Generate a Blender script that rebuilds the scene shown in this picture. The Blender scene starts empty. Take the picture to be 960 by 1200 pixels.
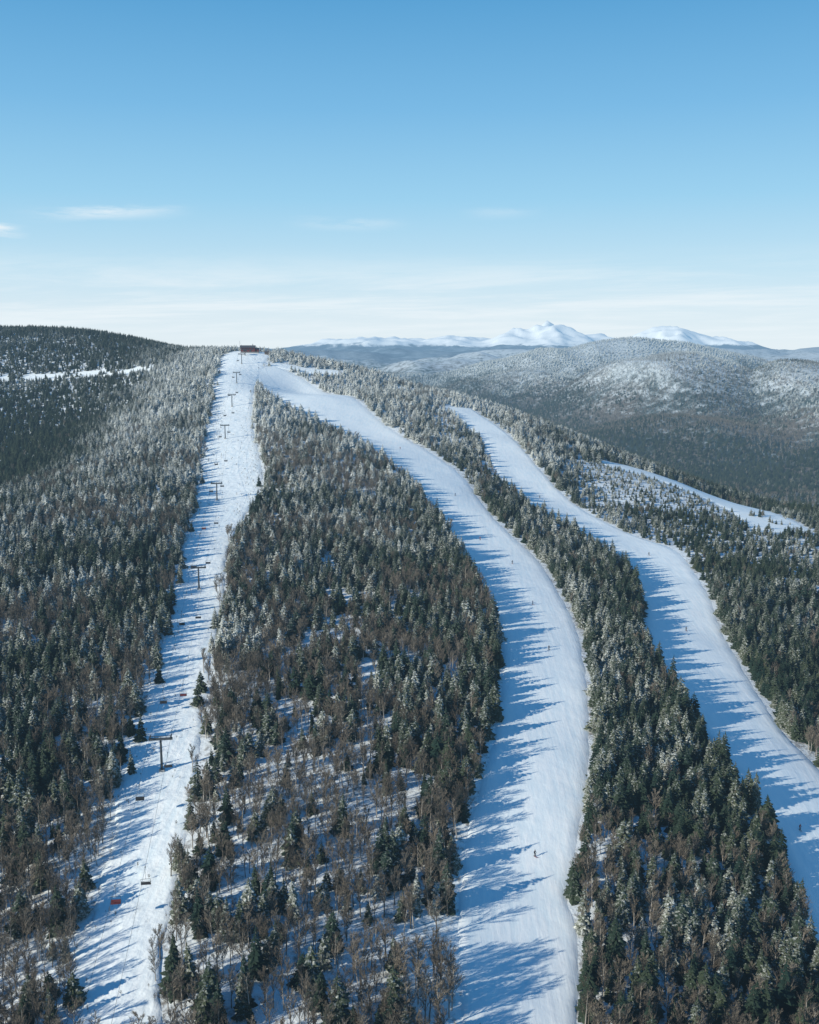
import bpy, math, numpy as np, random
from mathutils import Vector, Matrix
rng=np.random.default_rng(7); random.seed(5)
CZ=300.0; PITCH=math.radians(9.6)
scn=bpy.context.scene; COL=scn.collection
# ------------------------------------------------------------------ terrain survey (metres, heights relative to drone altitude)
PTS=[(-68,200,-151.5),(-83,312,-140.4),(-107,490,-122.9),(-132,650,-104.1),(-159,850,-76.2),(-190,1100,-32.2),(-204,1250,-6.9),(-15,200,-151.5),(-22,300,-139.4),(-32,450,-127.4),(-42,600,-112.2),(-56,800,-83.6),(-95,1000,-50.7),(29,235,-153.2),(38,290,-144.8),(56,385,-136.1),(56,520,-125.6),(25,700,-105.9),(-31,900,-80.7),(-124,1100,-51.1),(130,335,-150.7),(133,460,-140.9),(147,590,-131.7),(117,740,-118.6),(100,880,-94.3),(53,1020,-64.9),(239,850,-121.1),(287,720,-136.0),(100,215,-162.9),(130,290,-159.3),(169,385,-154.5),(208,480,-147.0),(244,570,-137.7),(149,230,-174.3),(296,420,-168.5),(361,560,-145.6),(-95,205,-155.3),(-141,215,-162.9),(-137,310,-139.5),(-207,330,-148.5),(-202,470,-122.2),(-304,500,-130.0),(-254,600,-107.9),(-247,740,-102.1),(-247,860,-84.6),(-261,1080,-45.5),(-358,850,-121.1),(-444,800,-135.3),(-459,1100,-89.1),(-538,1300,-40.3),(-422,1290,-37.8),(-315,1100,-70.0),(-657,1600,24.9),(-547,1600,23.6),(-446,1580,11.3),(-354,1500,-4.0),(-902,1550,13.7),(-106,1230,-22.4),(-31,1190,-37.9),(39,1120,-54.9),(75,1090,-61.9),(109,1050,-73.2),(149,1010,-86.2),(188,980,-102.4),(258,920,-127.0),(302,880,-144.1),(368,870,-148.7),(-306,1400,-6.0),(-255,1340,-7.0),(-206,1560,-70.0),(0,1400,-120.0),(200,1350,-190.0),(380,1300,-230.0),(550,1150,-240.0),(650,900,-230.0),(700,600,-225.0),(0,40,-168.0),(-300,50,-160.0),(300,50,-182.0),(-2000,1500,-200.0),(-1000,2300,-250.0),(0,2200,-270.0),(600,1900,-270.0),(1000,1500,-270.0),(1200,900,-260.0),(1200,300,-250.0),(800,0,-230.0),(0,-400,-230.0),(-800,-100,-200.0),(-1200,500,-150.0)]
PTS=np.array(PTS)
def tps_fit(p,lam=2e-5):
    x=p[:,:2]/1000.;n=len(p)
    r=np.linalg.norm(x[:,None]-x[None],axis=2);K=np.where(r>0,r*r*np.log(r+1e-12),0)+lam*np.eye(n)
    Pm=np.c_[np.ones(n),x];A=np.zeros((n+3,n+3));A[:n,:n]=K;A[:n,n:]=Pm;A[n:,:n]=Pm.T
    return x,np.linalg.solve(A,np.r_[p[:,2],0,0,0])
TX,TW=tps_fit(PTS)
def tps(x,y):
    x=x/1000;y=y/1000
    o=TW[-3]+TW[-2]*x+TW[-1]*y
    for (a,b),w in zip(TX,TW[:-3]):
        r2=(x-a)**2+(y-b)**2
        o=o+w*0.5*r2*np.log(r2+1e-12)
    return o
LAT=np.random.default_rng(3).random((256,256))
def vn(x,y):
    xi=np.floor(x).astype(int);yi=np.floor(y).astype(int);fx=x-xi;fy=y-yi
    fx=fx*fx*(3-2*fx);fy=fy*fy*(3-2*fy)
    a=LAT[xi%256,yi%256];b=LAT[(xi+1)%256,yi%256];c=LAT[xi%256,(yi+1)%256];d=LAT[(xi+1)%256,(yi+1)%256]
    return (a*(1-fx)+b*fx)*(1-fy)+(c*(1-fx)+d*fx)*fy
def fbm(x,y,s,o=4,ridge=False):
    r=0;a=.5;x=x/s+31.7;y=y/s+17.3
    for i in range(o):
        n=vn(x,y)
        if ridge:n=1-np.abs(2*n-1)
        r=r+a*n;a*=.5;x=x*2.03+5.1;y=y*2.03+9.7
    return r/(1-.5**o)
def sst(a,b,v):
    q=np.clip((v-a)/(b-a),0,1);return q*q*(3-2*q)
HILLS=[(880,3400,300,380,215),(1290,3150,260,300,185),(1180,2500,220,300,110),(640,2500,240,330,100),(1050,2100,420,150,60),(1650,3800,380,380,195),(480,3900,360,350,165),(1000,4500,700,350,240),(2050,5000,620,600,240),(2700,5600,600,700,180),
 (290,5500,620,500,190),(-195,4600,420,500,140),(700,6500,700,500,190),(1500,7800,1000,600,185),(-900,6500,900,700,150),(3200,7800,1200,800,100)]
RANGE=[(-2000,25000,800,1300,310),(-1000,24500,900,1200,340),(-100,25500,800,1200,340),(900,25000,700,1100,380),(1700,25500,700,1300,430),(2600,24500,550,900,500),(3550,25000,800,1300,740),(4900,26000,500,1000,530),
 (6500,25500,950,1300,720),(7900,25000,800,900,420),(9000,26500,900,1300,220),(-5200,27000,2500,1500,200),(-9500,27000,2500,1500,200),(13500,26500,2500,1500,150)]
def H(x,y):
    x=np.asarray(x,float);y=np.asarray(y,float)
    r=np.hypot(x+100,y-700);w=1-sst(1350,1950,r)
    near=tps(np.clip(x,-2500,2500),np.clip(y,-1500,3000))
    far=-270+0*x
    fh=0*x
    for a,b,sx,sy,h in HILLS: fh=np.maximum(fh,h*np.exp(-((x-a)**2)/(2*sx*sx)-((y-b)**2)/(2*sy*sy)))
    far=far+fh+sst(1700,3000,np.hypot(x,y))*(fbm(x+.35*y,y*.6,620,3,True)-.58)*135*(.35+fh/220)
    R=np.hypot(x,y)
    far=far+sst(5500,9000,R)*(1-sst(19000,30000,R))*fbm(x,y,2100,5,True)**1.5*310*(1-.85*sst(1700,3300,x-.1*y))
    rg=0*x
    for a,b,sx,sy,h in RANGE: rg=rg+(h*np.exp(-((x-a)**2)/(2*sx*sx)-((y-b)**2)/(2*sy*sy)))**3
    rg=rg**(1/3)
    far=far+rg*(.54+.66*fbm(x,y,900,6,True)**1.15)
    z=w*near+(1-w)*far
    z=z+w*(fbm(x,y,70,3)-.5)*3.0
    return z+CZ
# ------------------------------------------------------------------ node helpers
def mat(name):
    m=bpy.data.materials.new(name);m.use_nodes=True;nt=m.node_tree;nt.nodes.clear()
    try:m.cycles.emission_sampling='NONE'
    except Exception:pass
    return m,nt
class NB:
    def __init__(s,nt): s.nt=nt
    def n(s,t,**k):
        x=s.nt.nodes.new(t)
        for a,b in k.items(): setattr(x,a,b)
        return x
    def l(s,a,b): s.nt.links.new(a,b)
    def put(s,sock,v):
        if hasattr(v,'is_output') or isinstance(v,bpy.types.NodeSocket): s.l(v,sock)
        else: sock.default_value=v
    def math(s,op,a,b=0.0,c=None,clamp=False):
        x=s.n('ShaderNodeMath',operation=op,use_clamp=clamp);s.put(x.inputs[0],a);s.put(x.inputs[1],b)
        if c is not None:s.put(x.inputs[2],c)
        return x.outputs[0]
    def mr(s,v,a,b,c=0.,d=1.):
        x=s.n('ShaderNodeMapRange',interpolation_type='SMOOTHSTEP');s.put(x.inputs[0],v)
        for i,q in enumerate((a,b,c,d)): s.put(x.inputs[i+1],q)
        return x.outputs[0]
    def noise(s,vec,scale,det=3.,rough=.55):
        x=s.n('ShaderNodeTexNoise');s.put(x.inputs['Vector'],vec);x.inputs['Scale'].default_value=scale;x.inputs['Detail'].default_value=det;x.inputs['Roughness'].default_value=rough
        return x.outputs[0]
    def mix(s,f,a,b):
        x=s.n('ShaderNodeMix',data_type='RGBA');s.put(x.inputs[0],f)
        for sock,v in ((x.inputs[6],a),(x.inputs[7],b)):
            if isinstance(v,tuple): sock.default_value=(*v,1) if len(v)==3 else v
            else: s.l(v,sock)
        return x.outputs[2]
    def scale(s,vec,sc):
        x=s.n('ShaderNodeVectorMath',operation='MULTIPLY');s.l(vec,x.inputs[0]);x.inputs[1].default_value=sc;return x.outputs[0]
def finish(nb,shader,haze=True):
    out=nb.n('ShaderNodeOutputMaterial')
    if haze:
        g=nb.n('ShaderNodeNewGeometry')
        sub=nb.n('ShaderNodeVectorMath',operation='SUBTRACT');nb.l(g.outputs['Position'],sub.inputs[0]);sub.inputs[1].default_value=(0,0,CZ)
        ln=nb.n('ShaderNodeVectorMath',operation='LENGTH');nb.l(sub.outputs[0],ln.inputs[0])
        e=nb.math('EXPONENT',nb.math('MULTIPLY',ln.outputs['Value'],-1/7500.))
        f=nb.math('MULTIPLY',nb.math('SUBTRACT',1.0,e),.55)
        em=nb.n('ShaderNodeEmission');em.inputs[0].default_value=(.34,.57,.80,1);em.inputs[1].default_value=.90  # aerial haze painted into the surface: blue glow that grows with distance
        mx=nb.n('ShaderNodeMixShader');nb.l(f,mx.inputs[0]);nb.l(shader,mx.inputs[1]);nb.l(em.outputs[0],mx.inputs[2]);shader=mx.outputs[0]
    nb.l(shader,out.inputs[0])
def bsdf(nb,col,rough=.7,bump=None,spec=.3,metal=0.):
    b=nb.n('ShaderNodeBsdfPrincipled');nb.put(b.inputs['Base Color'],(*col,1) if isinstance(col,tuple) else col)
    nb.put(b.inputs['Roughness'],rough);b.inputs['Specular IOR Level'].default_value=spec;b.inputs['Metallic'].default_value=metal
    if bump:
        bp=nb.n('ShaderNodeBump');bp.inputs['Strength'].default_value=bump[1];bp.inputs['Distance'].default_value=bump[2];nb.l(bump[0],bp.inputs['Height']);nb.l(bp.outputs[0],b.inputs['Normal'])
    return b.outputs[0]
def simple(name,col,rough=.6,metal=0.,var=.25,sc=3.):
    m,nt=mat(name);nb=NB(nt);tc=nb.n('ShaderNodeTexCoord')
    n=nb.noise(tc.outputs['Object'],sc)
    c=nb.mix(n,tuple(x*(1-var) for x in col),tuple(min(1,x*(1+var)) for x in col))
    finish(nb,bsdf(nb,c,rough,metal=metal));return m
def trail_mat(name,rough_snow):
    m,nt=mat(name);nb=NB(nt);g=nb.n('ShaderNodeNewGeometry');p=g.outputs['Position']
    stre=nb.noise(nb.scale(p,(1,.06,1)),.55,5.,.62)
    big=nb.noise(p,.03,3.)
    fine=nb.noise(nb.scale(p,(1,.5,1)),.9,3.,.6)
    c=nb.mix(nb.mr(stre,.32,.68),(.82,.90,.93),(.97,.98,.97));c=nb.mix(nb.mr(big,.35,.7,0,.7),c,(.92,.955,.96))
    lumps=nb.noise(p,.2 if rough_snow else .06,4.,.5)
    if rough_snow:
        br=nb.noise(nb.scale(p,(1,.4,1)),.22,7.,.74)
        c=nb.mix(nb.mr(br,.58,.74,0,.75),c,(.45,.46,.46))
        hgt=nb.math('ADD',nb.math('MULTIPLY',lumps,1.4),nb.math('MULTIPLY',nb.math('ADD',fine,stre),.2))
    else:
        hgt=nb.math('ADD',nb.math('MULTIPLY',lumps,1.5),nb.math('MULTIPLY',nb.math('ADD',stre,nb.math('MULTIPLY',fine,.2)),.32))
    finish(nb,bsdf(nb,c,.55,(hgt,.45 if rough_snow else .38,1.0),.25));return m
M_groom=trail_mat('groomed_snow',False);M_rough=trail_mat('wind_packed_snow',True)
# ground
m,nt=mat('mountain_ground');nb=NB(nt);g=nb.n('ShaderNodeNewGeometry');p=g.outputs['Position']
sep=nb.n('ShaderNodeSeparateXYZ');nb.l(p,sep.inputs[0])
n1=nb.noise(p,.45,5.,.7);n2=nb.noise(p,.05,3.)
c=nb.mix(nb.mr(nb.math('ADD',n1,nb.math('MULTIPLY',n2,.5)),.70,.98,0,.9),(.86,.90,.92),(.20,.175,.15))
d=nb.mr(sep.outputs['Y'],1400.,1900.)
v=nb.n('ShaderNodeTexVoronoi');nb.l(p,v.inputs['Vector']);v.inputs['Scale'].default_value=.07
w1=nb.noise(p,.004,5.,.62);w2=nb.noise(p,.03,4.,.7)
fc=nb.mix(nb.mr(w1,.42,.58),(.03,.05,.05),(.12,.105,.09))
fro=nb.mr(nb.math('ADD',w2,nb.math('MULTIPLY',sep.outputs['Z'],.0017)),.64,.98,0,.85)
fc=nb.mix(fro,fc,(.56,.62,.67))
fc=nb.mix(nb.mr(sep.outputs['Y'],6500.,10000.),fc,nb.mix(nb.mr(w1,.35,.65),(.06,.10,.15),(.20,.26,.32)))  # far land blended to pale blue, distance haze put into base colour
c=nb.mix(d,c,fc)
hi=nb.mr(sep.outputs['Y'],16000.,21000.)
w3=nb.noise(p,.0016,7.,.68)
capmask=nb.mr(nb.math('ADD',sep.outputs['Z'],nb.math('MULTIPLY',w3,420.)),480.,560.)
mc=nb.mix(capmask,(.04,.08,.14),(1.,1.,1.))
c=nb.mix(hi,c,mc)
hb=nb.math('ADD',nb.math('MULTIPLY',n1,.6),nb.math('MULTIPLY',nb.math('MULTIPLY',v.outputs['Distance'],d),-.6))
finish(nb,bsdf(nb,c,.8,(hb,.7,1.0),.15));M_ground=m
# tree materials
def foliage(name,dark,light,frost,snowlo,snowhi,zmin,bare=False):
    m,nt=mat(name);nb=NB(nt);g=nb.n('ShaderNodeNewGeometry');oi=nb.n('ShaderNodeObjectInfo')
    sp=nb.n('ShaderNodeSeparateXYZ');nb.l(g.outputs['Position'],sp.inputs[0])
    sn=nb.n('ShaderNodeSeparateXYZ');nb.l(g.outputs['Normal'],sn.inputs[0])
    c=nb.mix(oi.outputs['Random'],dark,light)
    n=nb.noise(g.outputs['Position'],1.3,3.,.7)
    c=nb.mix(nb.mr(n,.3,.7,0,.5),c,tuple(x*.55 for x in dark))
    alt=nb.mr(sp.outputs['Z'],145.,270.,snowlo,snowhi)
    patch=nb.noise(g.outputs['Position'],.018,3.)
    alt=nb.math('ADD',alt,nb.math('MULTIPLY',nb.math('SUBTRACT',patch,.5),.6))
    alt=nb.math('ADD',alt,nb.math('MULTIPLY',nb.math('SUBTRACT',oi.outputs['Random'],.5),.22))
    left_cut=nb.math('MULTIPLY',nb.mr(sp.outputs['X'],-250.,-400.),nb.mr(sp.outputs['Y'],660.,860.))  # frost reduced, so trees darker, over the left bowl and hill
    alt=nb.math('SUBTRACT',alt,nb.math('MULTIPLY',left_cut,.34))
    fh=nb.mr(sp.outputs['Y'],1500.,1900.);bigp=nb.noise(g.outputs['Position'],.0028,4.,.6)
    ft=nb.math('ADD',nb.math('MULTIPLY',nb.math('SUBTRACT',bigp,.45),2.3),nb.mr(sp.outputs['Z'],50.,220.,-.45,.15))
    far=nb.math('MULTIPLY',nb.math('MULTIPLY',fh,ft),nb.mr(sp.outputs['X'],-300.,0.))
    alt=nb.math('ADD',alt,far)
    up=nb.mr(sn.outputs['Z'],zmin,zmin+.55)
    k=nb.math('MULTIPLY',up,nb.mr(nb.math('ADD',n,alt),.66,1.10,0.,.92))
    if bare: k=nb.mr(nb.math('ADD',nb.math('MULTIPLY',n,.4),alt),.5,1.1,0.,.75)
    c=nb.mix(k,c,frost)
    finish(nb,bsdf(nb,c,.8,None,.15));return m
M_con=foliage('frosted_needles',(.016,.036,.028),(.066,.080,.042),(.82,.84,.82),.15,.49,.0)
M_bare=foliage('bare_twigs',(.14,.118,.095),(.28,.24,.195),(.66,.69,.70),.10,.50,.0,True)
M_bark=simple('grey_bark',(.14,.12,.10),.9)
M_birch=simple('pale_bark',(.38,.35,.32),.9)
# ------------------------------------------------------------------ mesh helpers
def mk(name,v,f,mats,mi=None,smooth=False,link=True):
    me=bpy.data.meshes.new(name);me.from_pydata([tuple(map(float,q)) for q in v],[],f)
    for q in (mats if isinstance(mats,list) else [mats]): me.materials.append(q)
    if mi is not None: me.polygons.foreach_set('material_index',mi)
    if smooth: me.polygons.foreach_set('use_smooth',[True]*len(me.polygons))
    me.update()
    return me
def ob(name,me,parent=None,loc=(0,0,0),rot=(0,0,0),sc=(1,1,1),**props):
    o=bpy.data.objects.new(name,me);COL.objects.link(o);o.location=loc;o.rotation_euler=rot;o.scale=sc
    if parent:o.parent=parent
    for k,v in props.items():o[k]=v
    return o
class MB:
    def __init__(s): s.v=[];s.f=[];s.m=[]
    def box(s,c,d,R=None,mi=0,taper=1.):
        b=len(s.v)
        for sz in (-1,1):
            k=1 if sz<0 else taper
            for sx,sy in ((-1,-1),(1,-1),(1,1),(-1,1)):
                q=Vector((sx*d[0]/2*k,sy*d[1]/2*k,sz*d[2]/2))
                if R:q=R@q
                s.v.append(tuple(q+Vector(c)))
        for q in ((0,3,2,1),(4,5,6,7),(0,1,5,4),(1,2,6,5),(2,3,7,6),(3,0,4,7)):
            s.f.append(tuple(b+i for i in q));s.m.append(mi)
    def tube(s,a,b,ra,rb=None,n=6,mi=0,cap=True):
        rb=ra if rb is None else rb;a=Vector(a);b=Vector(b);d=(b-a)
        if d.length<1e-6:return
        q=d.to_track_quat('Z','Y').to_matrix();k=len(s.v)
        for P0,r in ((a,ra),(b,rb)):
            for i in range(n):
                an=2*math.pi*i/n;s.v.append(tuple(P0+q@Vector((math.cos(an)*r,math.sin(an)*r,0))))
        for i in range(n):
            j=(i+1)%n;s.f.append((k+i,k+j,k+n+j,k+n+i));s.m.append(mi)
        if cap:
            s.f.append(tuple(k+i for i in reversed(range(n))));s.m.append(mi);s.f.append(tuple(k+n+i for i in range(n)));s.m.append(mi)
    def mesh(s,name,mats,smooth=False): return mk(name,s.v,s.f,mats,s.m,smooth)
# ------------------------------------------------------------------ ground sheet (polar grid reaching the horizon)
ang=np.concatenate([np.linspace(-180,-60,25)[:-1],np.linspace(-60,-32,57)[:-1],np.linspace(-32,32,340)[:-1],np.linspace(32,60,57)[:-1],np.linspace(60,180,25)])[:-1]
rad=np.concatenate([np.geomspace(40,3000,420)[:-1],np.geomspace(3000,20000,170)[:-1],np.linspace(20000,30000,150)[:-1],np.geomspace(30000,70000,14)])
A,RR=np.meshgrid(np.radians(ang),rad)
X=RR*np.sin(A);Y=RR*np.cos(A);Z=H(X.ravel(),Y.ravel())
na,nr=len(ang),len(rad)
V=np.c_[X.ravel(),Y.ravel(),Z]
V=np.vstack([V,[0,0,float(H(0.,0.))]])
idx=np.arange(na*nr).reshape(nr,na);nx=np.roll(idx,-1,axis=1)
Q=np.stack([idx[:-1],idx[1:],nx[1:],nx[:-1]],-1).reshape(-1,4)
faces=Q.tolist()+[(na*nr,i,(i+1)%na) for i in range(na)]
me=bpy.data.meshes.new('ground');me.from_pydata(V.tolist(),[],faces);me.materials.append(M_ground)
me.polygons.foreach_set('use_smooth',[True]*len(me.polygons));me.update()
ob('ground',me,kind='structure')
# ------------------------------------------------------------------ runs
T={}
T['lift']=([(-79,192),(-80,202),(-86,232),(-90,267),(-97,312),(-104,375),(-119,476),(-130,541),(-141,628),(-156,716),(-183,884),(-203,1021),(-222,1157),(-230,1215),(-228,1262)],
 [(-52,190),(-55,200),(-61,229),(-65,265),(-70,312),(-80,375),(-92,479),(-102,545),(-104,631),(-105,712),(-138,880),(-159,1021),(-168,1157),(-168,1215),(-175,1262)])
T['t1']=([(9,193),(10,203),(11,233),(12,249),(14,267),(18,288),(24,312),(30,343),(36,382),(40,431),(40,470),(35,515),(27,579),(15,660),(-4,736),(-28,806),(-53,869),(-92,926),(-130,973),(-166,1080),(-184,1130)],
 [(40,197),(41,207),(46,237),(46,254),(51,272),(57,294),(63,319),(69,350),(75,390),(81,447),(81,501),(77,570),(66,625),(56,674),(45,762),(25,831),(-4,903),(-33,964),(-75,1070),(-116,1140),(-160,1175)])
T['t2']=([(102,208),(109,239),(112,257),(116,283),(116,307),(113,330),(111,361),(110,402),(112,453),(122,503),(128,562),(122,602),(108,658),(90,709),(74,765),(68,830),(66,905),(52,967),(34,1022)],
 [(151,222),(154,252),(156,269),(155,290),(155,315),(153,345),(150,363),(151,393),(156,443),(160,479),(168,530),(175,588),(176,628),(155,664),(136,714),(122,765),(112,828),(98,936),(66,1034)])
T['t3']=([(172,884),(200,862),(228,832),(246,800),(252,770),(252,730),(248,695)],[(178,907),(218,902),(258,884),(290,858),(304,822),(306,775),(304,715)])
T['bowl']=([(-620,1274),(-530,1280),(-465,1282),(-393,1266),(-319,1236)],[(-640,1300),(-543,1310),(-476,1308),(-405,1304),(-327,1276)])
T['sum']=([(-165,1168),(-110,1161),(-76,1170)],[(-160,1190),(-112,1186),(-74,1196)])
T['bit']=([(-18,1110),(0,1106),(16,1100)],[(-14,1132),(2,1128),(14,1122)])
def cr(pts,n):
    p=np.array(pts,float);p=np.vstack([2*p[0]-p[1],p,2*p[-1]-p[-2]]);o=[]
    for i in range(1,len(p)-2):
        for s in np.linspace(0,1,n,endpoint=False):
            a,b,c,d=p[i-1:i+3]
            o.append(.5*((2*b)+(c-a)*s+(2*a-5*b+4*c-d)*s*s+(3*b-a-3*c+d)*s**3))
    o.append(p[-2]);return np.array(o)
polys=[]
for k,(a,b) in T.items():
    n=14;a=cr(a,n);b=cr(b,n)
    polys.append((k,np.vstack([a,b[::-1]])))
    nc=14;s=np.linspace(0,1,nc+1)
    G_=a[:,None,:]*(1-s)[None,:,None]+b[:,None,:]*s[None,:,None]
    wid=np.linalg.norm(b-a,axis=1)
    jit=(fbm(G_[:,:,0]*1.0,G_[:,:,1],9.,3)-.5)*(9. if k=='lift' else 4.)
    dirv=(b-a)/wid[:,None]
    edge=np.abs(s-.5)*2
    G_=G_+dirv[:,None,:]*(jit*(edge**6)[None,:])[:,:,None]
    zz=H(G_[:,:,0].ravel(),G_[:,:,1].ravel()).reshape(G_.shape[:2])+.35
    zz[:,0]-=1.0;zz[:,-1]-=1.0
    nl=len(a);vv=np.c_[G_.reshape(-1,2),zz.ravel()]
    ff=[(i*(nc+1)+j,i*(nc+1)+j+1,(i+1)*(nc+1)+j+1,(i+1)*(nc+1)+j) for i in range(nl-1) for j in range(nc)]
    me=mk('ski_trail',vv.tolist(),ff,M_rough if k in('lift','sum','bowl') else M_groom,smooth=True)
    if me.polygons[0].normal.z<0: me.flip_normals()
    ob('ski_run',me,kind='structure')
def inside(poly,x,y):
    r=np.zeros(len(x),bool);n=len(poly);j=n-1
    for i in range(n):
        xi,yi=poly[i];xj,yj=poly[j]
        with np.errstate(divide='ignore',invalid='ignore'):
            c=((yi>y)!=(yj>y))&(x<(xj-xi)*(y-yi)/(yj-yi+1e-12)+xi)
        r^=c;j=i
    return r
# ------------------------------------------------------------------ tree meshes
def conifer(seed,Ht,Rb,n=17):
    r=random.Random(seed);m=MB()
    zb=Ht*r.uniform(.04,.10);lop=r.uniform(0,6.28)
    for i in range(n):
        u=i/(n-1);z=zb+(Ht*.97-zb)*(u**.92)
        R=Rb*(1-u)**.72*r.uniform(.8,1.12)+.12
        nb_=max(4,int(9-4*u))
        a0=r.uniform(0,6.28)
        for k in range(nb_):
            if r.random()<.1: continue
            a=a0+6.283*k/nb_+r.uniform(-.3,.3);rr=R*r.uniform(.65,1.2)*(1+.15*math.cos(a-lop))
            d=Vector((math.cos(a),math.sin(a),0));s=Vector((-d.y,d.x,0))
            w=rr*r.uniform(.26,.42)+.07;dz=rr*r.uniform(.22,.5);z0=z+r.uniform(-.15,.15)
            c0=Vector((0,0,z0+.12*rr))
            mid=c0+d*rr*.55+Vector((0,0,-dz*.25));tip=c0+d*rr+Vector((0,0,-dz))
            l=c0+d*rr*.6+s*w-Vector((0,0,dz*.75+.1*rr));q=c0+d*rr*.6-s*w-Vector((0,0,dz*.75+.1*rr))
            b=len(m.v);m.v+= [tuple(c0),tuple(mid),tuple(tip),tuple(l),tuple(q)]
            m.f+= [(b,b+3,b+1),(b,b+1,b+4),(b+1,b+3,b+2),(b+1,b+2,b+4)];m.m+=[0]*4
            for sg in(-1,1):
                if r.random()<.6:
                    c1=c0+d*rr*r.uniform(.35,.8)+s*sg*w*r.uniform(.4,1.)+Vector((0,0,-dz*.4));e=r.uniform(.14,.26)*rr+.1
                    b=len(m.v)
                    for _ in range(3): m.v.append(tuple(c1+Vector((r.uniform(-e,e),r.uniform(-e,e),r.uniform(-e*.6,e*.4)))))
                    m.f.append((b,b+1,b+2));m.m.append(0)
    m.tube((0,0,Ht*.9),(0,0,Ht*1.03),.16,.02,5)
    cr_=m.mesh('conifer_crown',M_con)
    q=MB();q.tube((0,0,-1.0),(0,0,Ht*.92),Rb*.085,.04,6);tk=q.mesh('conifer_trunk',M_bark)
    return tk,cr_
def bare(seed,Ht):
    r=random.Random(seed);m=MB();q=MB()
    lean=Vector((r.uniform(-.06,.06),r.uniform(-.06,.06),1))
    top=lean*Ht*.62
    q.tube((0,0,-1.0),tuple(top*.55),.18,.12,5,cap=False);q.tube(tuple(top*.55),tuple(lean*Ht*.97),.12,.02,4,cap=False)
    nl=17
    for i in range(nl):
        u=.30+.66*i/nl;base=lean*Ht*u;a=r.uniform(0,6.28);L=Ht*(.32*(1-u)+.11)*r.uniform(.75,1.25)
        d=Vector((math.cos(a)*.52,math.sin(a)*.52,.85)).normalized();e=base+d*L
        m.tube(tuple(base),tuple(e),.06,.02,3,cap=False)
        for k in range(13):
            s0=base+d*L*r.uniform(.2,1.);dd=(d+Vector((r.uniform(-.75,.75),r.uniform(-.75,.75),r.uniform(-.25,.8)))).normalized();l2=L*r.uniform(.22,.46)
            e2=s0+dd*l2;sd=dd.cross(Vector((r.uniform(-1,1),r.uniform(-1,1),r.uniform(-1,1)))).normalized()*.042
            b=len(m.v);m.v+=[tuple(s0-sd),tuple(s0+sd),tuple(e2)];m.f.append((b,b+1,b+2));m.m.append(0)
            for _ in range(3):
                s1=s0+dd*l2*r.uniform(.3,.9);d3=(dd+Vector((r.uniform(-.9,.9),r.uniform(-.9,.9),r.uniform(-.3,.8)))).normalized();sd=d3.cross(Vector((.3,.5,.8))).normalized()*.034
                e3=s1+d3*l2*.65;b=len(m.v);m.v+=[tuple(s1-sd),tuple(s1+sd),tuple(e3)];m.f.append((b,b+1,b+2));m.m.append(0)
    return q.mesh('bare_trunk',M_birch if seed%2 else M_bark),m.mesh('bare_crown',M_bare)
CON=[conifer(11,10,2.7),conifer(12,10,2.2,19),conifer(13,10,3.1,15),conifer(14,10,2.5,18),conifer(15,10,1.9,16),conifer(16,10,2.9,20)]
BAR=[bare(21,10),bare(22,10),bare(23,10),bare(24,10)]
# ------------------------------------------------------------------ scatter
def grid(s,x0,x1,y0,y1):
    xs=np.arange(x0,x1,s);ys=np.arange(y0,y1,s);gx,gy=np.meshgrid(xs,ys);gx=gx.ravel();gy=gy.ravel()
    return gx+rng.uniform(-.48,.48,len(gx))*s,gy+rng.uniform(-.48,.48,len(gy))*s
xa,ya=grid(2.9,-360,330,172,600);xb,yb=grid(3.8,-760,620,600,1700)
x=np.r_[xa,xb];y=np.r_[ya,yb]
k=(x>-.455*y-55)&(x<.455*y+30);x,y=x[k],y[k]
for nm,pl in polys:
    k=~inside(pl,x,y)
    if nm=='bowl': k|=(fbm(x,y,14,2)>.66)|(rng.random(len(x))<.04)
    if nm=='t3': k|=(rng.random(len(x))<.07)&(y<775)
    if nm=='lift':
        ea=cr(T[nm][0],4);eb=cr(T[nm][1],4)
        dd_=np.minimum(np.abs(x-np.interp(y,ea[:,1],ea[:,0])),np.abs(x-np.interp(y,eb[:,1],eb[:,0])))
        k|=(dd_<4.)&(rng.random(len(x))<.16)
    x,y=x[k],y[k]
k=~((np.abs(x+199)<19)&(np.abs(y-1232)<32));x,y=x[k],y[k]
beyond=(y>1150)&(x>-30)|((x>60)&(y>1120-.75*(x-60)+60)&(y<1700))
k=~beyond|(rng.random(len(x))<.25);x,y=x[k],y[k]
liftx=-83-(y-310)*.131
cen=(x>liftx)&(x<20)
n1=fbm(x,y,55,4);n2=fbm(x+900,y,18,3)
pc=.40+.52*sst(330,500,y)+(n1-.5)*2.2
pc=np.where((x<liftx)&(y<560),pc-.05,pc)
pc=np.where(x>45,pc+.34,pc)
pc=np.where((x>45)&(x<80)&(y<300),pc-.25,pc)
pc=np.where((x<liftx)&(y>900),.97,pc)
con=rng.random(len(x))<np.clip(pc,.14,.97)
dens=np.where(con,.72,.80)
clear=cen&(y<620)&(n2>.66)
clear|=cen&(np.abs(x+30)<16)&(y>360)&(y<570)&(n2>.52)
dens=np.where(clear,.22,dens)
dens=np.where(cen&(y<330),dens*.84,dens)
k=rng.random(len(x))<dens;x,y,con,n1,n2=x[k],y[k],con[k],n1[k],n2[k]
z=H(x,y)
hgt=np.where(con,rng.uniform(.42,1.25,len(x)),rng.uniform(.6,1.05,len(x)))*np.interp(y,[200,330,500,900,1250],[1.06,1.04,1.02,.90,.68])
for nm in('t1','t2'):
    ea=cr(T[nm][0],4);ex=np.interp(y,ea[:,1],ea[:,0])
    hgt*=np.where((x<ex)&(x>ex-14)&(y<640),1.15,1.)
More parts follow.
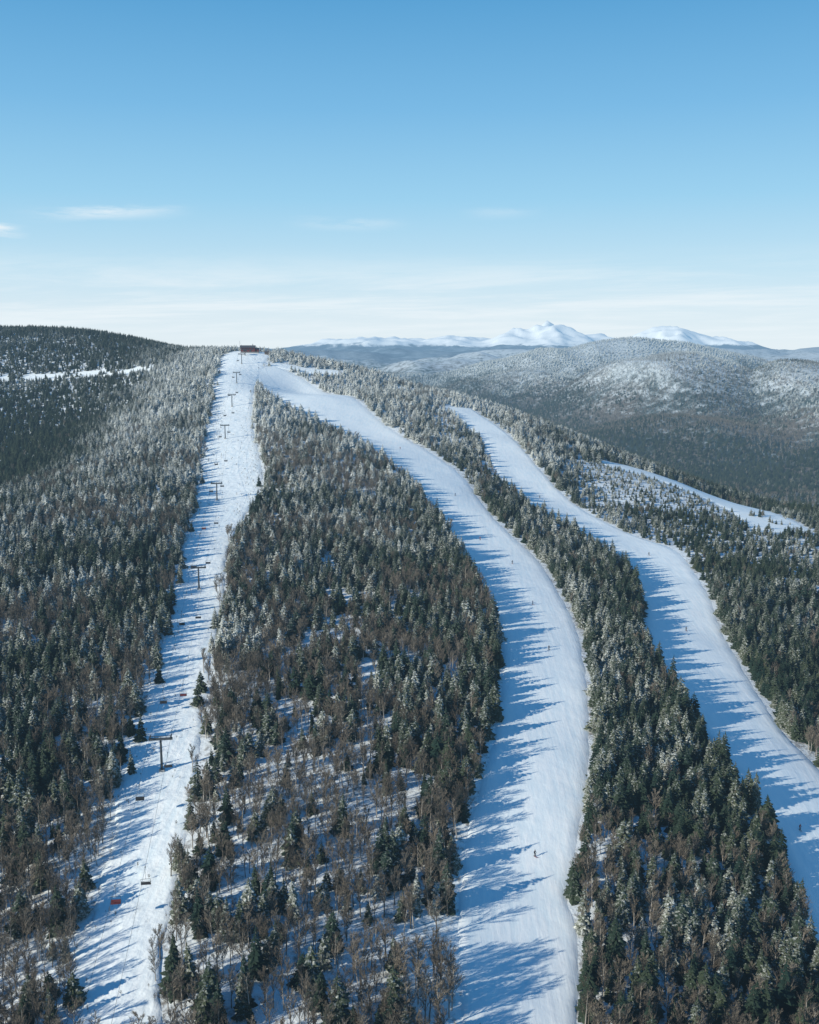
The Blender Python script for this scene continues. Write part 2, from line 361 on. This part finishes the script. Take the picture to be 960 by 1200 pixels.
hgt*=np.where((x>130)&(x<345)&(y>540)&(y<885),.66,1.)
hgt*=np.where((x>150)&(x<262)&(y>740)&(y<885),.62,1.)
hgt*=np.where((x>20)&(x<100)&(y>760)&(y<1080),.75,1.)
hgt*=np.where((x>-170)&(x<20)&(y>1195),1.3,1.)
k=~((x>236)&(x<310)&(y>640)&(y<705)&(rng.random(len(x))<.4));x,y,con,n1,n2,z,hgt=x[k],y[k],con[k],n1[k],n2[k],z[k],hgt[k]
rot=rng.uniform(0,6.28,len(x))
dist=np.sqrt(x*x+y*y+(z-CZ)**2)
sp,cp=math.sin(PITCH),math.cos(PITCH)
dep=y*cp-(z-CZ)*sp;upv=(z+4-CZ)*cp+y*sp
vis=(np.abs(x/dep*1150)<470)&(upv/dep*1150>-585)
def split(mask,n):
    i=np.where(mask&vis)[0];i=i[np.argsort(dist[i]/hgt[i])][:n];return i
ic=split(con,300);ib=split(~con,300)
def individuals(idx,kinds,name,labelf,cat,grp):
    for j in idx:
        tk,crn=kinds[int(rng.integers(len(kinds)))]
        s=float(hgt[j]);sx=s*float(rng.uniform(.9,1.2))
        e=ob(name,None,None,(float(x[j]),float(y[j]),float(z[j])),(float(rng.normal(0,.03)),float(rng.normal(0,.03)),float(rot[j])),(sx,sx,s),label=labelf(j),category=cat,group=grp)
        e.empty_display_size=.5
        ob('trunk',tk,e);ob('crown',crn,e)
def lc(j):
    if hgt[j]>1.15: return "tall dark green spruce dusted with snow on the slope"
    if hgt[j]<.65: return "small young spruce dusted with snow among taller trees"
    return "snow dusted green spruce standing in the snowy forest"
def lb(j): return "leafless grey brown hardwood tree standing in deep snow"
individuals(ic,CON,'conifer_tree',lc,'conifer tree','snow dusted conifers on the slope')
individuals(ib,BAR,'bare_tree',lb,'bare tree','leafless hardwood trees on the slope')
used=np.zeros(len(x),bool);used[ic]=True;used[ib]=True
parts={}
for o in COL.objects:
    if o.parent and o.data: parts.setdefault(o.data.name,o)
def scatter(name,px,py,pz,sx,sz,rz,kinds,label,cat):
    n=len(px);me=bpy.data.meshes.new(name);me.vertices.add(n)
    me.vertices.foreach_set('co',np.c_[px,py,pz].astype(np.float32).ravel())
    a=me.attributes.new('tscale','FLOAT_VECTOR','POINT');a.data.foreach_set('vector',np.c_[sx,sx,sz].astype(np.float32).ravel())
    a=me.attributes.new('trot','FLOAT_VECTOR','POINT');a.data.foreach_set('vector',np.c_[rng.normal(0,.035,n),rng.normal(0,.035,n),rz].astype(np.float32).ravel())
    a=me.attributes.new('tvar','INT','POINT');a.data.foreach_set('value',rng.integers(0,len(kinds),n).astype(np.int32))
    o=ob(name,me,kind='stuff',label=label,category=cat)
    ng=bpy.data.node_groups.new(name,'GeometryNodeTree')
    ng.interface.new_socket('Geometry',in_out='INPUT',socket_type='NodeSocketGeometry');ng.interface.new_socket('Geometry',in_out='OUTPUT',socket_type='NodeSocketGeometry')
    N=ng.nodes;L=ng.links
    gi=N.new('NodeGroupInput');go=N.new('NodeGroupOutput');ip=N.new('GeometryNodeInstanceOnPoints')
    J=N.new('GeometryNodeJoinGeometry')
    for tk,crn in kinds:
        j=N.new('GeometryNodeJoinGeometry')
        for q in (tk,crn):
            oi=N.new('GeometryNodeObjectInfo');oi.transform_space='ORIGINAL';oi.inputs[0].default_value=parts[q.name];L.new(oi.outputs['Geometry'],j.inputs[0])
        g2=N.new('GeometryNodeGeometryToInstance');L.new(j.outputs[0],g2.inputs[0]);L.new(g2.outputs[0],J.inputs[0])
    def na(nm,ty):
        q=N.new('GeometryNodeInputNamedAttribute');q.data_type=ty;q.inputs['Name'].default_value=nm;return q.outputs[0]
    L.new(gi.outputs[0],ip.inputs['Points']);L.new(J.outputs[0],ip.inputs['Instance']);ip.inputs['Pick Instance'].default_value=True
    L.new(na('tvar','INT'),ip.inputs['Instance Index']);L.new(na('tscale','FLOAT_VECTOR'),ip.inputs['Scale'])
    er=N.new('FunctionNodeEulerToRotation');L.new(na('trot','FLOAT_VECTOR'),er.inputs[0]);L.new(er.outputs[0],ip.inputs['Rotation'])
    L.new(ip.outputs[0],go.inputs[0])
    md=o.modifiers.new('scatter','NODES');md.node_group=ng
    return o
r=con&~used
wd=rng.uniform(.85,1.25,len(x))*np.interp(y,[400,900],[1.,1.2])
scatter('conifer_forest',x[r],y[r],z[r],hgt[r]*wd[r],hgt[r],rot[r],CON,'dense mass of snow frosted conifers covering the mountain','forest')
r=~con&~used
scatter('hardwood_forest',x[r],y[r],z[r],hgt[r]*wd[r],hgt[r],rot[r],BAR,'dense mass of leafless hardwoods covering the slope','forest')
sx_,sy_=grid(3.0,-250,-40,185,1000);kk=inside(polys[0][1],sx_,sy_)
lxx=-72-(sy_-250)*.131
pe=np.clip(np.abs(sx_-lxx)/18,0,1)**2*.5+.08
kk&=(rng.random(len(sx_))<pe);sx_,sy_=sx_[kk],sy_[kk];ss=rng.uniform(.05,.2,len(sx_))
scatter('scrub',sx_,sy_,H(sx_,sy_)+.2,ss*1.3,ss,rng.uniform(0,6,len(sx_)),BAR,'low leafless scrub poking through the lift line snow','scrub')
x2,y2=grid(8.5,-700,2400,1500,4500);k=(x2>-.08*y2-150)&(x2<.45*y2);x2,y2=x2[k],y2[k]
k=rng.random(len(x2))<.92;x2,y2=x2[k],y2[k]
s2=rng.uniform(.6,1.1,len(x2));cn=rng.random(len(x2))<np.clip(.55+(fbm(x2,y2,350,4)-.5)*3.2,.05,.95)
z2=H(x2,y2)
scatter('hill_conifer_forest',x2[cn],y2[cn],z2[cn],s2[cn]*1.6,s2[cn],rng.uniform(0,6,cn.sum()),CON,'dark conifer woods on the rolling hills beyond','forest')
cn=~cn
scatter('hill_hardwood_forest',x2[cn],y2[cn],z2[cn],s2[cn]*1.7,s2[cn],rng.uniform(0,6,cn.sum()),BAR,'brown leafless woods on the rolling hills beyond','forest')
# ------------------------------------------------------------------ chairlift
M_steel=simple('painted_steel',(.07,.08,.09),.6,.2);M_dark=simple('dark_steel',(.04,.045,.05),.5,.3)
M_red=simple('red_seat_pad',(.14,.03,.035),.6);M_blk=simple('black_seat_pad',(.03,.03,.035),.6);M_cable=simple('steel_cable',(.10,.11,.12),.5,.6)
def h1(a,b): return float(H(np.array([a]),np.array([b]))[0])
TY=[(-62,150),(-83,310),(-108,490),(-131,660),(-157,835),(-172,955),(-186,1065),(-197,1165)]
la=math.atan(.131)
HT=11.5
mast=MB();mast.tube((0,0,-1),(0,0,HT-.3),.45,.34,12)
mast_m=mast.mesh('mast',M_steel,False)
foot=MB();foot.box((0,0,.15),(1.8,1.8,.9));foot_m=foot.mesh('footing',simple('concrete',(.35,.34,.33),.9))
arm=MB();arm.box((0,0,HT-.2),(7.8,.6,.75));arm.box((0,0,HT+.75),(7.4,.18,.18));
for sx in(-3.6,-1.8,0,1.8,3.6): arm.box((sx,0,HT+.42),(.16,.16,.5))
arm_m=arm.mesh('crossarm',M_steel)
sh=MB();sh.box((0,0,0),(.22,3.8,.32))
for i in range(6):
    yy=-1.5+i*.6;sh.tube((-.15,yy,.22),(.15,yy,.22),.26,.26,10)
sh_m=sh.mesh('sheave_assembly',M_dark)
ld=MB()
for sx in(-.2,.2): ld.box((sx,-.6,HT/2),(.05,.05,HT-.8))
for i in range(22): ld.box((0,-.6,.8+i*.47),(.34,.04,.04))
ld_m=ld.mesh('ladder',M_dark)
tops=[]
for i,(tx,ty) in enumerate(TY):
    tz=h1(tx,ty)+.3
    e=ob('lift_tower',None,None,(tx,ty,tz),(0,0,la),label='dark steel chairlift tower standing in the snowy lift line',category='chairlift tower',group='towers along the chairlift')
    ob('mast',mast_m,e);ob('footing',foot_m,e);ob('crossarm',arm_m,e);ob('ladder',ld_m,e)
    for sx in(-3.4,3.4): ob('sheave_assembly',sh_m,e,(sx,0,HT+.35))
    tops.append(Vector((tx,ty,tz+HT+.75)))
lx,ly=-201,1215;lz=h1(lx,ly)
tops.append(Vector((lx,ly,lz+5.2)))
def cab(side,yq):
    for a,b in zip(tops[:-1],tops[1:]):
        if a.y<=yq<=b.y:
            u=(yq-a.y)/(b.y-a.y);q=a.lerp(b,u);q.z-=4*u*(1-u)*(b-a).length*.018
            return q+Vector((side*3.4*math.cos(la),side*3.4*math.sin(la),0))
for side in(-1,1):
    cb=MB();ys=np.arange(150,1214,9.);pr=None
    for q in ys:
        c_=cab(side,q)
        if pr is not None: cb.tube(tuple(pr),tuple(c_),.035,.035,4,cap=False)
        pr=c_
    ob('haul_cable',cb.mesh('haul_cable',M_cable),label='thin steel haul cable strung between lift towers',category='cable')
ch=MB();ch.tube((0,0,.1),(0,.35,-.6),.04);ch.tube((0,.35,-.6),(0,.35,-3.2),.035);ch.tube((-1.2,.35,-3.2),(1.2,.35,-3.2),.05)
for sx in(-1.25,1.25): ch.tube((sx,.35,-3.2),(sx,.3,-4.9),.045);ch.tube((sx,.3,-4.9),(sx,-.5,-4.95),.045);ch.tube((sx,.3,-4.3),(sx,-.45,-4.3),.04)
hang_m=ch.mesh('hanger_frame',M_dark)
st=MB();st.box((0,-.12,-4.9),(2.5,.62,.16));seat_m={0:st.mesh('seat',M_red),1:st.mesh('seat',M_blk)}
bk=MB();bk.box((0,.27,-4.45),(2.5,.12,.8),Matrix.Rotation(-.15,3,'X'));back_m={0:bk.mesh('backrest',M_red),1:bk.mesh('backrest',M_blk)}
gp=MB();gp.box((0,0,.02),(.22,.5,.22));gp_m=gp.mesh('cable_grip',M_steel)
sb=MB();sb.tube((-1.2,-.45,-4.25),(1.2,-.45,-4.25),.035);
for sx in(-.7,.7): sb.tube((sx,-.45,-4.25),(sx,-.6,-5.3),.03);sb.tube((sx-.3,-.6,-5.3),(sx+.3,-.6,-5.3),.03)
sb_m=sb.mesh('safety_bar',M_dark)
lefty=[236,283,350,430,505,580,655,735,815,895,975,1060,1150];righty=[243,300,356,437,512,590,668,745,828,905,990,1075]
for side,lst in((-1,lefty),(1,righty)):
    for i,q in enumerate(lst):
        c_=cab(side,q);k=0 if (side<0 and i in(0,5)) or (side>0 and i==2) else 1
        e=ob('lift_chair',None,None,c_,(0,0,la+(0 if side<0 else math.pi)),label='empty %s chairlift chair hanging from the cable'%('dark red' if k==0 else 'black'),category='chairlift chair',group='chairs hanging along the lift')
        ob('hanger_frame',hang_m,e);ob('seat',seat_m[k],e);ob('backrest',back_m[k],e);ob('cable_grip',gp_m,e);ob('safety_bar',sb_m,e)
# ------------------------------------------------------------------ summit lodge
M_wall=simple('red_boards',(.12,.022,.022),.8);M_roof=simple('dark_roof',(.07,.07,.08),.7);M_glass=simple('dark_glass',(.03,.04,.05),.15);M_conc=simple('grey_concrete',(.2,.2,.2),.9)
bxx,byy=-199,1240;bz=h1(bxx,byy)
e=ob('summit_lodge',None,None,(bxx,byy,bz),(0,0,.08),(.9,.9,.95),label='long dark red summit lodge with low roof on snow',category='lodge')
q=MB();q.box((0,0,-.5),(25,11,3.4));ob('foundation',q.mesh('foundation',M_conc),e)
q=MB();q.box((-2.5,0,3.9),(19,10,5.4));q.box((9.6,.6,2.9),(5.1,8,3.4));ob('wall',q.mesh('wall',M_wall),e)
rv=[(-13.2,-6.4,6.6),(8,-6.4,6.6),(8,6.4,6.6),(-13.2,6.4,6.6),(-13.2,0,9.6),(8,0,9.6),(7.2,-4.4,4.6),(12.9,-4.4,4.6),(12.9,5.4,4.6),(7.2,5.4,4.6),(7.2,.5,6.4),(12.9,.5,6.4)]
ob('roof',mk('roof',rv,[(0,1,5,4),(2,3,4,5),(0,4,3),(1,2,5),(0,3,2,1),(6,7,11,10),(8,9,10,11),(6,10,9),(7,8,11),(6,9,8,7)],M_roof),e)
q=MB();q.tube((4,1.5,7.5),(4,1.5,11.4),.6,.5,8);ob('chimney',q.mesh('chimney',M_conc),e)
wm=MB();wm.box((0,0,0),(1.9,.12,1.9));wmm=wm.mesh('window',M_glass)
for i in range(6):
    if i!=4: ob('window',wmm,e,(-10.2+i*2.8,-5.07,4.6))
q=MB();q.box((1.0,-5.08,2.95),(2.2,.14,3.4));ob('door',q.mesh('door',M_dark),e)
e=ob('lift_station',None,None,(lx,ly,lz),(0,0,la),label='dark chairlift top station with bullwheel on snow',category='lift station')
q=MB()
for sy in(-2.5,2.5): q.tube((0,sy,-1),(0,sy,4.4),.4,.35,10)
ob('support_column',q.mesh('support_column',M_steel),e)
q=MB();q.box((0,0,6.3),(4.2,9,1.4),taper=.85);q.box((0,0,5.5),(3.6,8,.3));ob('hood',q.mesh('hood',M_dark),e)
q=MB();q.tube((0,1,4.9),(0,1,5.2),3.4,3.4,24);ob('bullwheel',q.mesh('bullwheel',M_steel),e)
hx,hy=-176,1232;hz=h1(hx,hy)
e=ob('patrol_hut',None,None,(hx,hy,hz),(0,0,-.2),label='small dark wooden hut on the snowy summit',category='hut')
q=MB();q.box((0,0,1.3),(6,5,3.6));ob('wall',q.mesh('wall',simple('dark_boards',(.08,.06,.05),.8)),e)
ob('roof',mk('roof',[(-3.6,-3.1,3.1),(3.6,-3.1,3.1),(3.6,3.1,3.1),(-3.6,3.1,3.1),(-3.6,0,4.8),(3.6,0,4.8)],[(0,1,5,4),(2,3,4,5),(0,4,3),(1,2,5),(0,3,2,1)],M_roof),e)
q=MB();q.box((0,-2.56,1.4),(1.2,.12,2.2));ob('door',q.mesh('door',M_dark),e)
ax,ay=-213,1250
e=ob('antenna_mast',None,None,(ax,ay,h1(ax,ay)),label='thin steel antenna mast beside the summit lodge',category='antenna')
q=MB();q.tube((0,0,-.5),(0,0,14),.15,.08,6);ob('pole',q.mesh('pole',M_steel),e)
q=MB()
for zz_ in(10,11.5,13): q.tube((-.9,0,zz_),(.9,0,zz_),.06)
ob('aerial',q.mesh('aerial',M_steel),e)
# ------------------------------------------------------------------ skiers
def skier_mesh(jcol,pcol,idx):
    J=[(0,0,.92),(0,.03,1.15),(0,-.02,1.42),(0,-.06,1.55),(0,-.08,1.70),
       (.13,0,.88),(.17,-.22,.50),(.16,-.02,.10),(.16,-.18,.05),(-.13,0,.88),(-.17,-.22,.50),(-.16,-.02,.10),(-.16,-.18,.05),
       (.21,-.02,1.40),(.34,-.06,1.14),(.30,-.34,1.05),(.30,-.42,1.04),(-.21,-.02,1.40),(-.34,-.06,1.14),(-.30,-.34,1.05),(-.30,-.42,1.04)]
    E=[(0,1),(1,2),(2,3),(3,4),(0,5),(5,6),(6,7),(7,8),(0,9),(9,10),(10,11),(11,12),(2,13),(13,14),(14,15),(15,16),(2,17),(17,18),(18,19),(19,20)]
    Rr=[.16,.15,.18,.07,.12,.11,.09,.075,.06,.11,.09,.075,.06,.09,.065,.05,.045,.09,.065,.05,.045]
    me=bpy.data.meshes.new('person_skin');me.from_pydata(J,E,[]);o=bpy.data.objects.new('tmp',me);COL.objects.link(o)
    md=o.modifiers.new('s','SKIN');sv=me.skin_vertices[0].data
    for i,r_ in enumerate(Rr): sv[i].radius=(r_,r_)
    sv[0].use_root=True
    o.modifiers.new('u','SUBSURF').levels=1
    dg=bpy.context.evaluated_depsgraph_get();m2=bpy.data.meshes.new_from_object(o.evaluated_get(dg));bpy.data.objects.remove(o)
    m2.name='skier_body'
    m2.materials.clear()
    for c_ in (jcol,pcol,(.45,.28,.20),(.03,.03,.03)): m2.materials.append(simple('skier_cloth',c_,.8))
    for p_ in m2.polygons:
        c_=p_.center;p_.material_index=2 if (c_.z>1.52) else (0 if c_.z>.98 else (1 if c_.z>.16 else 3));p_.use_smooth=True
        if c_.y<-.36 and 1.0<c_.z<1.1: p_.material_index=3
    return m2
hm=MB()
for i in range(6):
    a0=math.pi/2*i/6;a1=math.pi/2*(i+1)/6;hm.tube((0,-.08,1.70+.15*math.sin(a0)),(0,-.08,1.70+.15*math.sin(a1)),.15*math.cos(a0),.15*math.cos(a1)+.002,10,cap=False)
helm=hm.mesh('helmet',M_blk,True)
sk=MB();sk.box((0,-.1,.02),(.09,1.65,.03));sk.box((0,-.95,.06),(.085,.16,.03),Matrix.Rotation(-.5,3,'X'));ski_m=sk.mesh('ski',simple('ski_red',(.25,.05,.04),.4))
pl=MB();pl.tube((0,-.42,1.1),(0,.25,.05),.014);pl.tube((0,.2,.13),(0,.19,.145),.05);pole_m=pl.mesh('ski_pole',M_dark)
bodies=[skier_mesh((.03,.03,.04),(.02,.02,.025),0),skier_mesh((.25,.03,.03),(.03,.03,.04),1),skier_mesh((.03,.08,.22),(.02,.02,.02),2)]
SK=[(59,551,0,.4,'black'),(44,600,1,-.5,'red'),(138,473,0,.2,'black'),(37,269,0,.6,'black'),(33,700,2,-.3,'blue'),(152,610,0,.5,'black'),(-8,840,1,.2,'red'),(62,480,2,.8,'blue'),(100,745,0,-.4,'black'),(-185,1190,2,0,'blue'),(-175,1150,0,.7,'black'),(62,420,0,-.6,'black'),(128,300,1,.3,'red')]
for a,b_,k,rz,cn_ in SK:
    e=ob('person',None,None,(a,b_,h1(a,b_)+.36),(0,0,rz),(1.15,1.15,1.15),label='skier in %s jacket and dark trousers gliding on skis'%cn_,category='person',group='skiers on the runs')
    ob('body',bodies[k],e);ob('helmet',helm,e)
    for sx in(-.16,.16): ob('ski',ski_m,e,(sx,0,0))
    for sx in(-.30,.30): ob('ski_pole',pole_m,e,(sx,0,0))
# ------------------------------------------------------------------ sky, sun, camera
SUN_EL=math.radians(22.5);AX,AY=-.86,-.51
w=bpy.data.worlds.new("World");scn.world=w;w.use_nodes=True
nt=w.node_tree;nb=NB(nt);bg=nt.nodes['Background']
s=nb.n('ShaderNodeTexSky');s.sky_type='NISHITA';s.sun_disc=False;s.sun_elevation=SUN_EL;s.sun_rotation=math.atan2(AX,AY)%(2*math.pi);s.air_density=1.;s.dust_density=.4;s.ozone_density=2.5;s.altitude=900
tc=nb.n('ShaderNodeTexCoord');nrm=nb.n('ShaderNodeVectorMath',operation='NORMALIZE');nb.l(tc.outputs['Generated'],nrm.inputs[0])
sx=nb.n('ShaderNodeSeparateXYZ');nb.l(nrm.outputs[0],sx.inputs[0])
rp=nb.n('ShaderNodeValToRGB');nb.l(sx.outputs['Z'],rp.inputs[0]);el_=rp.color_ramp.elements
st_=[(0.0,(.78,.88,.94)),(.03,(.72,.85,.93)),(.075,(.54,.77,.91)),(.14,(.34,.65,.88)),(.22,(.20,.50,.80)),(.31,(.105,.37,.68)),(.6,(.025,.16,.40)),(1.,(.01,.10,.30))]
el_[0].position=0;el_[0].color=(*st_[0][1],1);el_[1].position=1;el_[1].color=(*st_[-1][1],1)
for p_,c_ in st_[1:-1]:
    q=el_.new(p_);q.color=(*c_,1)
sc=nb.n('ShaderNodeVectorMath',operation='SCALE');nb.l(rp.outputs[0],sc.inputs[0]);sc.inputs['Scale'].default_value=10.
base=nb.mix(.95,s.outputs[0],sc.outputs[0])
zc=nb.math('ADD',sx.outputs['Z'],.06)
cx=nb.math('DIVIDE',sx.outputs['X'],zc);cy=nb.math('DIVIDE',sx.outputs['Y'],zc)
cv=nb.n('ShaderNodeCombineXYZ');nb.l(nb.math('MULTIPLY',cx,.55),cv.inputs[0]);nb.l(nb.math('MULTIPLY',nb.math('ADD',cy,nb.math('MULTIPLY',cx,.22)),.8),cv.inputs[1])
wn=nb.n('ShaderNodeTexNoise');nb.l(cv.outputs[0],wn.inputs['Vector']);wn.inputs['Scale'].default_value=.35;wn.inputs['Detail'].default_value=2
wv=nb.n('ShaderNodeVectorMath',operation='MULTIPLY_ADD');nb.l(wn.outputs['Color'],wv.inputs[0]);wv.inputs[1].default_value=(1.6,1.6,1.6);nb.l(cv.outputs[0],wv.inputs[2])
cn1=nb.noise(wv.outputs[0],.75,8.,.66)
m1=nb.math('MULTIPLY',nb.mr(sx.outputs['Z'],-.01,.02),nb.mr(sx.outputs['Z'],.10,.045))
f=nb.math('MULTIPLY',nb.mr(cn1,.38,.68,0,.7),m1)
rat=nb.math('DIVIDE',sx.outputs['X'],sx.outputs['Y'])
cn2=nb.noise(nb.scale(nrm.outputs[0],(14,14,90)),1.,5.,.65)
def wisp(cx_,wx_,z_,tilt,amp):
    wx=nb.math('ABSOLUTE',nb.math('SUBTRACT',rat,cx_))
    wz=nb.math('ABSOLUTE',nb.math('SUBTRACT',nb.math('SUBTRACT',sx.outputs['Z'],nb.math('MULTIPLY',cn2,.016)),nb.math('ADD',z_-.008-tilt*cx_,nb.math('MULTIPLY',rat,tilt))))
    return nb.math('MULTIPLY',nb.math('MULTIPLY',nb.mr(wx,wx_,.0),nb.mr(wz,.0085,.0)),nb.mr(cn2,.3,.65,.0,amp))
for a_ in ((-.30,.10,.122,.05,.7),(-.41,.04,.104,-.1,.9),(-.06,.07,.117,.0,.35),(.09,.05,.127,.02,.2)):
    f=nb.math('ADD',f,wisp(*a_),clamp=True)
cl=nb.mix(f,base,(8.6,9.3,9.7))
nb.l(cl,bg.inputs[0]);bg.inputs[1].default_value=.1
L=bpy.data.lights.new('sun','SUN');L.energy=5.0;L.angle=math.radians(.6);L.color=(1,.95,.80)
d=Vector((AX*math.cos(SUN_EL),AY*math.cos(SUN_EL),math.sin(SUN_EL)))
lo=bpy.data.objects.new('sun',L);COL.objects.link(lo);lo.location=(0,0,600);lo.rotation_euler=d.to_track_quat('Z','Y').to_euler()
c=bpy.data.cameras.new('camera');c.sensor_fit='VERTICAL';c.sensor_height=24;c.lens=23;c.clip_start=1;c.clip_end=100000
co=bpy.data.objects.new('camera',c);COL.objects.link(co);co.location=(0,0,CZ);co.rotation_euler=(math.radians(90)-PITCH,0,0);scn.camera=co
scn.view_settings.view_transform='Standard';scn.view_settings.look='None';scn.view_settings.exposure=0
